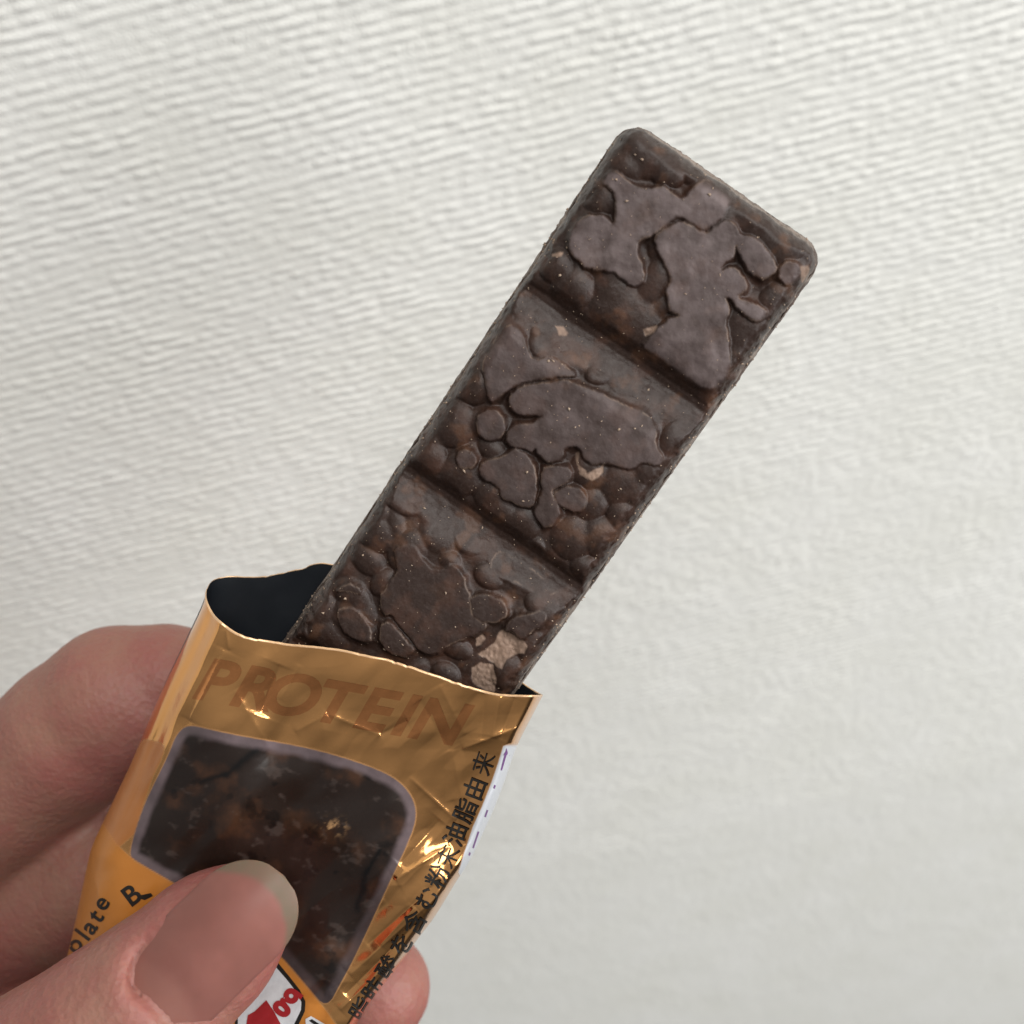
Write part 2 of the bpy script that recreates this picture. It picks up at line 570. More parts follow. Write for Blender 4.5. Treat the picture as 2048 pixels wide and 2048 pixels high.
def build_bar():
    HW, R = 13.3, 3.0
    LEN = 104.0
    l = np.concatenate([R * (1 - np.cos(np.linspace(0, np.pi / 2, 26)))[:-1], np.arange(R, 78, 0.125), np.arange(78, LEN + .1, 1.0)])
    s = np.linspace(-1, 1, 261)
    u = np.sign(s) * (1 - (1 - np.abs(s)) ** 1.25)
    Lg, Ug = np.meshgrid(l, u, indexing='ij')
    wm = np.where(Lg < R, HW - R + np.sqrt(np.maximum(R * R - (R - np.minimum(Lg, R)) ** 2, 0)), HW)
    Wg = Ug * wm
    # distance to the footprint edge
    e_side = HW - np.abs(Wg)
    cx = np.maximum(np.abs(Wg) - (HW - R), 0); cy = np.maximum(R - Lg, 0)
    e_c = R - np.hypot(cx, cy)
    e = np.where((cx > 0) & (cy > 0), e_c, np.minimum(e_side, Lg))
    e = np.maximum(e, 0)
    wob = 0.5 * (fbm(Wg * .35 + Lg * .0, Lg * .35, 5, 3) - .5)
    ew = e + wob * 0.5 + 0.55 * (fbm(Wg * .7, Lg * .7, 8, 3) - .5) * smooth01(e, .3, .9) + 0.22 * (fbm(Wg * 2.5, Lg * 1.8, 9, 3) - .5)
    ew = np.where(e < .02, 0, ew)
    side = np.interp(ew, [0, .12, .34, .52, .60, .95, 1.25, 1.6, 2.1, 2.8, 3.8], [-9, -7.6, -6.1, -5.9, -5.1, -3.3, -2.3, -1.5, -.8, -.15, 0.8])
    crack = np.exp(-((ew - .52) / .07) ** 2) * smooth01(fbm(Lg * .6, Wg * .05, 14, 3), .45, .65)
    # lumps
    lump = -1.12 + 0.5 * (fbm(Wg * .35, Lg * .35, 63, 2) - .5)
    def add_lump(w0, l0, a, bb, top, ang=0.0):
        i0, i1 = np.searchsorted(l, [l0 - 4.5, l0 + 4.5])
        if i1 <= i0: return
        ww, ll = Wg[i0:i1] - w0, Lg[i0:i1] - l0
        ca, sa = math.cos(ang), math.sin(ang)
        x = (ww * ca + ll * sa) / a; y = (-ww * sa + ll * ca) / bb
        q = x * x + y * y
        h = top - 1.2 * (1 - np.sqrt(np.maximum(1 - q * .82, 0.0))) - np.maximum(q - 1.0, 0) * 1.2
        k = 0.20
        cur = lump[i0:i1]
        hh = np.clip(0.5 + 0.5 * (h - cur) / k, 0, 1)
        lump[i0:i1] = cur * (1 - hh) + h * hh + k * hh * (1 - hh)
    for fn, x, y, rx, ry, top in LUMPS:
        sc = 2.76 if fn is not c7 else 3.22
        pc = fn([(x, y)])[0]
        wl = px_wl(pc[:1], pc[1:], -.3)[0]
        k = sc * 17.6 * 1.03
        add_lump(wl[0], wl[1], 1.15 * rx / k, 1.15 * ry / k, top * .55, 0)
    for k in range(95):
        add_lump(rng.uniform(-13, 13), rng.uniform(0, 100), rng.uniform(1.2, 2.6), rng.uniform(1.2, 2.6), rng.uniform(-.75, -.35), rng.uniform(0, 3))
    lump += 0.10 * (fbm(Wg * .7, Lg * .7, 61, 2) - .5)
    lump = np.minimum(lump, -.04)
    # mould-contact flats with crisp edges
    wv = Wg + 0.42 * (fbm(Wg * 1.3, Lg * 1.3, 71, 4) - .5)
    lv = Lg + 0.42 * (fbm(Wg * 1.3 + 40, Lg * 1.3, 72, 4) - .5)
    sd = np.full(Wg.shape, -9.0)
    for poly in FLATS:
        wl = px_wl(poly[:, 0], poly[:, 1], 0.0)
        wl = smooth_poly(wl, 1)
        i0, i1 = np.searchsorted(l, [wl[:, 1].min() - 2, wl[:, 1].max() + 2])
        sd[i0:i1] = np.maximum(sd[i0:i1], poly_sdf(wv[i0:i1], lv[i0:i1], wl))
    flat = np.where(sd > 0, -0.07 * np.exp(-sd / .22), -0.07 - 1.05 * (1 - np.exp(np.minimum(sd, 0) / .30)))
    flat += 0.30 * (fbm(Wg * .38, Lg * .38, 81, 3) - .5) + 0.05 * (fbm(Wg * 2, Lg * 2, 82, 3) - .5)
    top = np.maximum(lump, flat)
    top = top * (1 - .2 * smooth01(Lg, 46, 54))
    top = top - .55 * np.abs(Wg / HW) ** 4
    chip = np.full(Wg.shape, -9.0)
    for poly in CHIPS:
        wl = px_wl(poly[:, 0], poly[:, 1], 0.0)
        i0, i1 = np.searchsorted(l, [wl[:, 1].min() - 2, wl[:, 1].max() + 2])
        if i1 > i0: chip[i0:i1] = np.maximum(chip[i0:i1], poly_sdf(wv[i0:i1], lv[i0:i1], wl))
    chipm = smooth01(chip, -.05, .12)
    top = top + chipm * (0.30 * (fbm(Wg * 3.2, Lg * 3.2, 91, 4) - .62))
    # grooves between the segments
    groove = np.full(Wg.shape, 1.0)
    for g in (G1, G2, G2 + (G2 - G1)):
        x = Lg - g + 0.25 * (fbm(Wg * .5, Lg * .1, 95, 3) - .5)
        pr = np.interp(x, [-5.2, -4.0, -3.0, -2.2, -1.5, -.8, -.1, .7, 1.5, 2.4, 3.4, 4.6, 6.0],
                       [1.0, 0.12, -.2, -.62, -1.35, -1.95, -2.1, -1.95, -1.65, -1.25, -.72, -.18, 1.0])
        ridg = 0.09 * (fbm(Lg * 1.7 + .15 * Wg, Wg * .22, 97, 4) - .5) * (np.abs(x) < 3)
        groove = np.minimum(groove, pr + ridg * smooth01(-pr, .2, 1.2) + .35 * (fbm(Wg * .45, Lg * .45, 98, 3) - .5))
    k = 0.3
    def smin(a, b, k):
        h = np.clip(.5 + .5 * (b - a) / k, 0, 1)
        return b * (1 - h) + a * h - k * h * (1 - h)
    n = smin(top, groove, .5)
    n = smin(n, side, .35)
    n -= 0.5 * crack
    n += 0.03 * (fbm(Wg * 4, Lg * 4, 99, 3) - .5)
    n = np.maximum(n, -TH)
    n = np.where(e < 1e-6, -TH, n)
    pos = W(bar_pt(Wg, Lg, n)).reshape(-1, 3)
    # chocolate colour, with shade on the lower bar painted in: bloom on the flats, darker glossy hollows, pale chips
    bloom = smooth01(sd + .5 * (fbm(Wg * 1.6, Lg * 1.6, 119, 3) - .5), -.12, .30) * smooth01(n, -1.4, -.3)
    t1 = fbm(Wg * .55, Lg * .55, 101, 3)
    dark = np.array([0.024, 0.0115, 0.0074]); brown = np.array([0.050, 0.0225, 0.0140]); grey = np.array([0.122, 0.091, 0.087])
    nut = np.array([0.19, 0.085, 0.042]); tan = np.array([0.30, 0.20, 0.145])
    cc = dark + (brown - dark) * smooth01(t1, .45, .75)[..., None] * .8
    shade_fade = 0.02 + 0.98 * smooth01(Lg, 58, 4)          # bloom cut away from the tip, painting in the lower bar's shade
    cc = cc + (grey - cc) * np.clip(bloom * shade_fade * (.02 + 1.5 * fbm(Wg * .7, Lg * .7, 103, 5)), 0, 1.15)[..., None]
    nutm = smooth01(fbm(Wg * .5 + 7, Lg * .5, 107, 4), .58, .80) * .25 * (1 - .7 * bloom)
    cc = cc + (nut - cc) * nutm[..., None]
    rim = np.exp(-(np.maximum(sd, -sd * 2) / .09) ** 2) * smooth01(fbm(Wg * .9, Lg * .9, 109, 3), .42, .7)
    cc = cc + (np.array([.22, .15, .11]) - cc) * (rim * .5)[..., None]
    cc = cc + (tan - cc) * (chipm * (.6 + .4 * fbm(Wg * 3, Lg * 3, 111, 2)))[..., None]
    sidem = smooth01(1.0 - ew, 0, .4)
    cc = cc + (np.array([.25, .205, .17]) - cc) * (sidem * (.25 + .65 * smooth01(fbm(Lg * .8, n * .7, 113, 4), .42, .68)))[..., None]
    cc = cc.reshape(-1, 3)
    gl = np.repeat(((1 - bloom) * (1 - chipm) * (1 - sidem)).reshape(-1, 1), 3, 1)
    # split the sheet: three segments, the rest is the base of the bar
    F = grid_faces(len(l), len(s))
    li = np.repeat((l[:-1] + l[1:]) / 2, len(s) - 1)
    ei = ((e[:-1, :-1] + e[1:, 1:]) / 2).ravel()
    reg = np.zeros(len(F), int)
    bounds = [(-1, G1 - 1.9), (G1 + 1.9, G2 - 1.9), (G2 + 1.9, 78)]
    for k, (a, bnd) in enumerate(bounds):
        reg[(li > a) & (li < bnd) & (ei > .5)] = k + 1
    root = empty('chocolate_bar', W(bar_pt(0.0, 52.0, -TH)))
    tag(root, 'dark chocolate bar with nut lumps in three scored segments, rising out of the gold wrapper', 'chocolate bar')
    # true surface normals so the cut between parts is invisible
    full = mesh_np('full', pos, F)
    nrm = np.empty(len(full.vertices) * 3, np.float32)
    full.vertex_normals.foreach_get('vector', nrm)
    nrm = nrm.reshape(-1, 3)
    for k, nm in enumerate(['bar_base', 'segment', 'segment', 'segment']):
        f = F[reg == k]
        ids, inv = np.unique(f, return_inverse=True)
        f2 = inv.reshape(f.shape)
        me = mesh_np(nm, pos[ids], f2)
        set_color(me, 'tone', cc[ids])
        set_color(me, 'gloss', gl[ids])
        me.normals_split_custom_set_from_vertices([tuple(q) for q in nrm[ids]])
        link(nm, me, root, [m_choc])
    bpy.data.meshes.remove(full)
    # underside
    nr, nc = len(l), len(s)
    step = 6
    rows = list(range(0, nr, step)) + [nr - 1]
    v, f = [], []
    for r in rows:
        v += [pos[r * nc], pos[r * nc + nc - 1]]
    f = [(2 * i, 2 * i + 2, 2 * i + 3, 2 * i + 1) for i in range(len(rows) - 1)]
    me = mesh_np('underside', np.array(v), np.array(f), False)
    set_color(me, 'tone', np.tile(dark * 1.6, (len(v), 1)))
    link('underside', me, root, [m_choc])
    # crumbs stuck to the surface
    V, Fc = [], []
    oct_v = np.array([(1, 0, 0), (-1, 0, 0), (0, 1, 0), (0, -1, 0), (0, 0, 1), (0, 0, -1)], float)
    oct_f = np.array([(0, 2, 4), (2, 1, 4), (1, 3, 4), (3, 0, 4), (2, 0, 5), (1, 2, 5), (3, 1, 5), (0, 3, 5)])
    cnt = 0
    for k in range(560):
        i = rng.integers(5, np.searchsorted(l, 74)); j = rng.integers(25, len(s) - 25)
        r = 0.04 + 0.05 * rng.random() + (0.15 * rng.random() if rng.random() < .13 else 0)
        rot = rng.normal(size=(3, 3)); q, _ = np.linalg.qr(rot)
        ov = (oct_v * np.array([1.5, 1.0, .6]) * (0.7 + .6 * rng.random((6, 1)))) @ q * r * U
        V.append(pos[i * nc + j] + ov); Fc.append(oct_f + cnt); cnt += 6
    # crumbly flash along both long edges
    for k in range(420):
        i = rng.integers(20, np.searchsorted(l, 74)); j = rng.choice([rng.integers(2, 22), len(s) - 3 - rng.integers(0, 20)])
        r = 0.06 + 0.12 * rng.random() ** 2
        q, _ = np.linalg.qr(rng.normal(size=(3, 3)))
        ov = (oct_v * np.array([1.6, 1.0, .7]) * (0.7 + .6 * rng.random((6, 1)))) @ q * r * U
        V.append(pos[i * nc + j] + ov); Fc.append(oct_f + cnt); cnt += 6
    me = mesh_np('crumbs', np.concatenate(V), np.concatenate(Fc), False)
    o = link('crumbs', me, root, [m_crumb])
    tag(o, kind='stuff')


build_bar()

# ------------------------------------------------------------------ wrapper
MOUTH_F = [(411, 1190), (412, 1203), (424, 1228), (453, 1257), (487, 1276), (536, 1284), (598, 1292), (681, 1300), (764, 1317),
           (826, 1336), (888, 1358), (950, 1379), (992, 1390), (1054, 1392), (1085, 1392)]
MOUTH_B = [(411, 1190), (412, 1180), (422, 1162), (445, 1153), (516, 1156), (565, 1147), (612, 1134), (621, 1129), (660, 1127),
           (740, 1160), (850, 1228), (1000, 1335), (1050, 1372), (1085, 1392)]
SIDE_L = [(411, 1190), (406, 1213), (362, 1303), (323, 1381), (285, 1472), (264, 1523), (233, 1588), (186, 1686), (178, 1712),
          (159, 1803), (139, 1897), (110, 2000), (80, 2110), (50, 2230)]
SIDE_R = [(1085, 1392), (1060, 1440), (1040, 1478), (1026, 1510), (1010, 1560), (986, 1622), (964, 1670), (940, 1722), (914, 1760),
          (901, 1782), (866, 1840), (835, 1877), (803, 1926), (756, 1982), (724, 2028), (690, 2090), (640, 2200)]
GOLD_R = [(1110, 1390), (1060, 1470), (1006, 1492), (996, 1525), (983, 1563), (963, 1614), (945, 1654), (927, 1708), (916, 1745), (930, 1775)]
PIC = [(375, 1448), (420, 1458), (474, 1470), (598, 1491), (681, 1512), (764, 1541), (805, 1566), (830, 1601), (834, 1638), (818, 1684),
       (785, 1754), (733, 1867), (705, 1925), (686, 1960), (653, 2021), (612, 1972), (568, 1920), (500, 1860), (420, 1808),
       (348, 1767), (272, 1723), (255, 1710), (285, 1614), (310, 1562), (336, 1510), (352, 1468)]
ORANGE = [(150, 1560), (206, 1647), (232, 1687), (272, 1723), (348, 1767), (420, 1808), (500, 1860), (568, 1920), (612, 1972),
          (653, 2021), (700, 2090), (700, 2300), (0, 2300), (0, 1600)]
ORANGE2 = [(296, 1478), (330, 1487), (328, 1512), (300, 1568), (262, 1700), (160, 1690), (240, 1560), (282, 1480)]


def coons(S, T, cm, cl, cr, bot):
    s, t = S[..., None], T[..., None]
    M0, L_, R_, B_ = cm(S), cl(T), cr(T), bot(S)
    p00, p10, p01, p11 = cm(0.0), cm(1.0), bot(0.0), bot(1.0)
    return (1 - t) * M0 + t * B_ + (1 - s) * L_ + s * R_ - ((1 - s) * (1 - t) * p00 + s * (1 - t) * p10 + (1 - s) * t * p01 + s * t * p11)


def foil_wrinkle(px, py):
    x, y = px / 17.5, py / 17.5
    h = np.zeros(px.shape)
    right = smooth01(px + 0.55 * (py - 1392), 880, 1010)
    dent = np.exp(-(((px - 735) / 120) ** 2 + ((py - 1472) / 40) ** 2))
    low = smooth01(py + .5 * px, 2030, 2260)
    h += facet(x, y, 2.2, 3) * (0.10 + 0.36 * right + 0.62 * dent)
    h += facet(x, y, 5.5, 9) * (0.30 + 0.35 * low) + facet(x + 3, y, 3.4, 29) * (.10 + .12 * low)
    h += 3.0 * (fbm(x / 13, y / 13, 15, 2) - .5) + 1.3 * (fbm(x / 5 + y / 9, y / 6, 16, 2) - .5)
    for a, b_, amp, wd in [((925, 1497), (1045, 1452), .38, 9), ((968, 1385), (962, 1480), -.30, 12), ((1000, 1392), (985, 1475), .30, 10),
                           ((1030, 1395), (1000, 1478), -.22, 9),
                           ((590, 1463), (655, 1428), .25, 10), ((655, 1428), (760, 1470), .22, 9), ((760, 1470), (815, 1440), -.2, 10),
                           ((820, 1555), (912, 1640), .24, 6), ((700, 1950), (905, 1765), .55, 20), ((690, 1990), (850, 1830), -.5, 15), ((735, 1890), (880, 1760), -.35, 13), ((680, 2020), (800, 1905), .4, 13), ((790, 1760), (900, 1690), .5, 14), ((800, 1730), (880, 1640), -.45, 16), ((450, 1300), (380, 1440), .5, 14), ((560, 1330), (520, 1430), -.4, 18), ((880, 1370), (930, 1470), .25, 14), ((840, 1400), (900, 1500), -.22, 16),
                           ((760, 1890), (830, 1815), .35, 10), ((540, 1500), (470, 1380), .16, 16), ((640, 1880), (770, 1800), .25, 12),
                           ((560, 1870), (700, 1750), -.2, 18), ((905, 1600), (930, 1690), -.2, 10), ((905, 1500), (925, 1600), .2, 9),
                           ((180, 1712), (205, 1830), .25, 14), ((452, 1258), (458, 1300), .2, 5), ((600, 1330), (560, 1400), .12, 8)]:
        d, t, sdv = seg_dist(px, py, a, b_)
        h += amp * np.exp(-d / wd) * (4 * t * (1 - t)) ** .4
    return h


def build_wrapper():
    cmf, cmb, cl, cr = curve_fn(MOUTH_F), curve_fn(MOUTH_B), curve_fn(SIDE_L), curve_fn(SIDE_R)
    def torn(fn, seed):
        def g(t):
            t = np.asarray(t, float)
            p = fn(t)
            w_ = np.minimum(1, 12 * t * (1 - t))
            dy = 5 * (fbm(t * 14, t * 0, seed, 4) - .5) + 1.5 * smooth01(vnoise(t * 60, t * 0, seed + 1), .80, .95)
            p = np.array(p); p[..., 1] += dy * w_
            return p
        return g
    cmf, cmb = torn(cmf, 61), torn(cmb, 65)
    p0, p1 = np.array([50., 2230.]), np.array([640., 2200.])
    bot = lambda t: p0 + (p1 - p0) * np.asarray(t)[..., None]
    nT, nS = 430, 330
    t = np.linspace(0, 1, nT)
    s = (1 - np.cos(np.linspace(0, np.pi, nS))) / 2 * .35 + np.linspace(0, 1, nS) * .65
    T, S = np.meshgrid(t, s, indexing='ij')
    NE = -5.2

    def prof(S, a, b, p=2.4):
        L_ = np.clip(S / a, 0, 1); R_ = np.clip((1 - S) / b, 0, 1)
        return (1 - (1 - L_) ** p) ** (1 / 1.6) * (1 - (1 - R_) ** p) ** (1 / 1.8)
    pf = coons(S, T, cmf, cl, cr, bot)
    X, Y = pf[..., 0], pf[..., 1]
    edge = np.minimum(S / .06, 1) * np.minimum((1 - S) / .03, 1)
    # keep the foil clear of the bar
    hf = NE + (2.7 - NE) * prof(S, .20, .035) + foil_wrinkle(X, Y) * edge
    hf += (0.55 * np.exp(-((S - .085) / .018) ** 2) - .5 * np.exp(-((S - .05) / .016) ** 2)) * smooth01(T, .40, .25)
    # the thumb presses the sheet down
    hf -= 0.9 * np.exp(-(((X - 440) / 150) ** 2 + ((Y - 1880) / 150) ** 2)) * edge
    front = plane_hit(X, Y, hf)
    pb = coons(S, T, cmb, cl, cr, bot)
    XB, YB = pb[..., 0], pb[..., 1]
    hb = NE - 6.6 * prof(S, .14, .10) + .5 * (fbm(XB / 120, YB / 120, 44, 3) - .5) * edge
    back = plane_hit(XB, YB, hb)

    # ---- ink on the front
    inkc = np.zeros((nT, nS, 3)); amt = np.zeros((nT, nS))

    def paint(mask, rgb):
        nonlocal inkc, amt
        m = mask[..., None]
        inkc = inkc * (1 - m) + np.asarray(rgb) * m
        amt = np.maximum(amt, mask)
    x, y = X / 17.5, Y / 17.5
    o2 = smooth01(poly_sdf(X, Y, smooth_poly(ORANGE2, 1)), -2, 3)
    paint(o2 * .85, (0.40, 0.125, 0.024))
    sdp = poly_sdf(X, Y, smooth_poly(PIC, 2))
    pm = smooth01(sdp, -2, 2)
    tn = fbm(x * .35, y * .35, 201, 4)
    choc = np.array([0.014, 0.0075, 0.005]) + (np.array([0.050, 0.021, 0.010]) - np.array([0.014, 0.0075, .005])) * smooth01(tn, .48, .85)[..., None]
    holes = smooth01(fbm(x * .45, y * .45, 205, 4), .68, .76)
    choc = choc * (1 - .55 * holes[..., None])
    glint = smooth01(fbm(x * .55 + y * .3, y * .9 - x * .4, 207, 4), .66, .78)
    choc = choc + (np.array([.20, .15, .13]) - choc) * (glint * .12)[..., None]
    spot = np.exp(-(((X - 668) / 22) ** 2 + ((Y - 1655) / 14) ** 2)) * smooth01(fbm(x * 2.2, y * 2.2, 209, 3), .46, .66)
    choc = choc + (np.array([.42, .24, .11]) - choc) * np.clip(spot * .8, 0, .8)[..., None]
    for a, b_, wd in [((400, 1560), (455, 1545), 7), ((455, 1545), (515, 1500), 9), ((735, 1740), (715, 1815), 7), ((760, 1700), (735, 1745), 5)]:
        d, tt, _ = seg_dist(X + 14 * (fbm(x * .6, y * .6, 211, 2) - .5), Y + 14 * (fbm(x * .6 + 9, y * .6, 212, 2) - .5), a, b_)
        choc = choc * (1 - .85 * np.exp(-(d / wd) ** 2))[..., None]
    rimw = 21 + 8 * (fbm(x * .6, y * .6, 213, 2) - .5)
    side_rim = smooth01(Y + .15 * X, 2020, 1780)
    rm = (1 - smooth01(sdp, rimw * .55, rimw * 1.25)) * np.maximum(side_rim, .35)
    rimc = np.array([0.115, 0.084, 0.088]) * (0.7 + .6 * fbm(x * .8, y * .8, 215, 3))[..., None]
    choc = choc + (rimc - choc) * rm[..., None]
    paint(pm, choc)
    om = smooth01(poly_sdf(X, Y, ORANGE), -2, 2)
    paint(om, (0.46, 0.17, 0.028))
    # white printed side panel
    gr = np.array(GOLD_R, float)
    gx = np.interp(Y, gr[:, 1], gr[:, 0])
    wm = smooth01(X - gx, -1.5, 1.5) * smooth01(Y, 1482, 1494) * smooth01(Y, 1775, 1760)
    paint(wm, (0.50, 0.51, 0.535))

    root = empty('snack_wrapper', W(plane_hit(np.array(420.), np.array(2100.), np.array(-5.))))
    tag(root, 'torn open gold foil snack wrapper printed with a chocolate picture, held in the hand', 'wrapper')
    # ---- outer skin: front and back meet at both folds
    vf, vb = W(front).reshape(-1, 3), W(back).reshape(-1, 3)
    Ff = grid_faces(nT, nS)
    me = mesh_np('foil_front', vf, Ff[:, ::-1])
    set_color(me, 'ink', inkc.reshape(-1, 3)); set_color(me, 'ink_amount', np.repeat(amt.reshape(-1, 1), 3, 1))
    fo = link('foil_front', me, root, [m_foil])
    stepb = 3
    ti, si = np.arange(0, nT, stepb), np.arange(0, nS, stepb)
    if si[-1] != nS - 1: si = np.append(si, nS - 1)
    if ti[-1] != nT - 1: ti = np.append(ti, nT - 1)
    bk = W(back)[np.ix_(ti, si)]
    me = mesh_np('foil_back', bk.reshape(-1, 3), grid_faces(len(ti), len(si)))
    pw = np.zeros((len(ti), len(si)))
    pw[(T[np.ix_(ti, si)] > .12)] = 1
    set_color(me, 'ink', np.tile([0.68, 0.69, 0.74], (bk.shape[0] * bk.shape[1], 1)))
    set_color(me, 'ink_amount', np.repeat(pw.reshape(-1, 1), 3, 1))
    link('foil_back', me, root, [m_foil])
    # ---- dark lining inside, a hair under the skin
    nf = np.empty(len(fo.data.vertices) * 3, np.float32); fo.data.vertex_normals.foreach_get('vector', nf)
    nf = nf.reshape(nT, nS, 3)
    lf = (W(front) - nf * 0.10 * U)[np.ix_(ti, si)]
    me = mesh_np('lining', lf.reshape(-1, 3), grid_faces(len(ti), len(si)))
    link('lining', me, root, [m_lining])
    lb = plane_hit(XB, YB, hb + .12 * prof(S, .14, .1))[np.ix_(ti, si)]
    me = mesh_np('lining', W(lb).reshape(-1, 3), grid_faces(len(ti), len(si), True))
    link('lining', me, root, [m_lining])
    # ---- cut rim of the film, catches the light
    rim_pts = np.concatenate([W(front)[0], W(back)[0, ::-1][1:-1]])
    rf = np.concatenate([nf[0], np.zeros((nS - 2, 3)) - RM.T @ eN * 0])
    N_w = eN @ RM
    L_w = eL @ RM
    ring_a = rim_pts - L_w * 0.10 * U + N_w * .05 * U
    ring_b = rim_pts - L_w * 0.10 * U - N_w * .10 * U
    ring_c = rim_pts + L_w * 0.14 * U + N_w * .06 * U
    k = len(rim_pts)
    idx = np.arange(k); nx = (idx + 1) % k
    faces = np.concatenate([np.stack([idx, nx, nx + k, idx + k], 1), np.stack([idx + 2 * k, nx + 2 * k, nx, idx], 1)])
    me = mesh_np('cut_rim', np.concatenate([ring_a, ring_b, ring_c]), faces)
    set_color(me, 'ink', np.tile([.75, .6, .42], (3 * k, 1))); set_color(me, 'ink_amount', np.full((3 * k, 3), .5))
    link('cut_rim', me, root, [m_foil])
    tree = BVHTree.FromPolygons([tuple(v) for v in vf], [tuple(q) for q in Ff[:, ::-1]])
    return root, tree


wrap, wtree = build_wrapper()
CAMV = Vector(C0)


def cast(px, py, lift):
    d = ray(np.array(px), np.array(py)) @ RM
    d = Vector(d).normalized()
    hit, nrm, _, _ = wtree.ray_cast(CAMV, d)
    if hit is None:
        return None
    if nrm.dot(d) > 0: nrm = -nrm
    return hit + (nrm * .35 - d * .65) * lift * U


def decal(name, verts_px, tris, mat, lift=0.05, maxlen=9.0, parent=None):
    bm = bmesh.new()
    vs = [bm.verts.new((x, y, 0)) for x, y in verts_px]
    for t in tris:
        try: bm.faces.new([vs[i] for i in t])
        except ValueError: pass
    bmesh.ops.remove_doubles(bm, verts=bm.verts[:], dist=0.01)
    bmesh.ops.triangulate(bm, faces=bm.faces[:])
    for _ in range(6):
        es = [e for e in bm.edges if e.calc_length() > maxlen]
        if not es: break
        bmesh.ops.subdivide_edges(bm, edges=es, cuts=1)
        bmesh.ops.triangulate(bm, faces=bm.faces[:])
    dead = []
    for v in bm.verts:
        h = cast(v.co.x, v.co.y, lift)
        if h is None: dead.append(v)
        else: v.co = h
    if dead: print('decal', name, 'off the foil', len(dead), len(bm.verts))
    bmesh.ops.delete(bm, geom=dead, context='VERTS')
    me = bpy.data.meshes.new(name)
    bm.to_mesh(me); bm.free()
    return link(name, me, parent or wrap, [mat])


def poly_decal(name, pts, mat, lift=.05):
    from mathutils.geometry import tessellate_polygon
    p = [Vector((x, y, 0)) for x, y in pts]
    tris = tessellate_polygon([p])
    return decal(name, pts, tris, mat, lift)


def text_decal(name, text, centre, direction, cap, mat, lift=.06, bold=0.0, shear=0.0, wide=1.0):
    """glyphs laid on the foil; centre and direction in photo pixels, cap = em height in pixels"""
    cu = bpy.data.curves.new('glyph', 'FONT')
    cu.body = text
    cu.offset = bold
    cu.shear = shear
    cu.resolution_u = 5
    ob = bpy.data.objects.new('glyph', cu)
    col.objects.link(ob)
    dg = bpy.context.evaluated_depsgraph_get()
    me = ob.evaluated_get(dg).to_mesh()
    v = np.array([tuple(q.co)[:2] for q in me.vertices])
    tris = [tuple(p.vertices) for p in me.polygons]
    ob.evaluated_get(dg).to_mesh_clear()
    bpy.data.objects.remove(ob); bpy.data.curves.remove(cu)
    if len(v) == 0: return None
    c = (v.min(0) + v.max(0)) / 2
    v = (v - c) * cap * np.array([wide, 1])
    dx = np.array(direction, float); dx /= np.linalg.norm(dx)
    up = np.array([dx[1], -dx[0]])
    px = np.array(centre) + v[:, :1] * dx + v[:, 1:] * up
    return decal(name, px, tris, mat, lift + (.05 if mat is not m_redfoil else -.015), 4.5)


# big faded word across the foil
base = np.array([400, 1352]); dirp = np.array([0.984, 0.178])
for ch, at_, in zip('PROTEIN', [35, 108, 190, 290, 362, 420, 490]):
    text_decal('letter', ch, base + dirp * at_ + np.array([0, 4]), dirp, 118, m_redfoil, .04, .03, .32, 1.12)
# side line of small characters, reading upwards
GL = [('来', 970, 1527), ('由', 953, 1577), ('脂', 934, 1622), ('油', 914, 1669), ('末', 899, 1713), ('粉', 879, 1752), ('む', 858, 1797),
      ('含', 832, 1845), ('を', 806, 1889), ('酸', 780, 1934), ('肪', 752, 1980), ('脂', 727, 2020)]
for k, (ch, x, y) in enumerate(GL):
    a = GL[max(k - 1, 0)]; b_ = GL[min(k + 1, len(GL) - 1)]
    text_decal('letter', ch, (x - 4, y), (a[1] - b_[1], a[2] - b_[2]), 47, m_black, .07, (.0 if ch in '来末' else .012), 0, 1.0)
for ch, x, y in [('e', 206, 1808), ('t', 193, 1833), ('a', 182, 1856), ('l', 165, 1869), ('o', 152, 1892)]:
    text_decal('letter', ch, (x, y), (0.60, -0.80), 50, m_black, .06, .020)
text_decal('letter', 'B', (264, 1789), (0.80, -0.60), 56, m_black, .06, .022)
poly_decal('letter_stroke', [(282, 1790), (302, 1786), (306, 1792), (290, 1800), (282, 1798)], m_black)
# badge under the thumb
poly_decal('printed_badge', [(520, 1925), (556, 1925), (578, 1952), (600, 1980), (611, 2003), (610, 2022), (596, 2052), (570, 2085), (470, 2080), (470, 1960)], m_black, .05)
poly_decal('printed_badge', [(520, 1935), (552, 1934), (573, 1958), (594, 1985), (603, 2004), (602, 2020), (588, 2049), (562, 2078), (476, 2074), (476, 1966)], m_white, .09)
poly_decal('printed_badge', [(496, 2030), (509, 2023), (533, 2000), (548, 2022), (563, 2050), (552, 2066), (490, 2066)], m_red, .13)
text_decal('letter', 'g', (574, 2004), (0.80, 0.60), 84, m_red, .14, .03, 0, .95)
poly_decal('letter_stroke', [(611, 2038), (622, 2032), (650, 2048), (648, 2062), (612, 2056)], m_white, .06)
poly_decal('letter_stroke', [(618, 2041), (624, 2038), (646, 2052), (640, 2057)], m_black, .10)
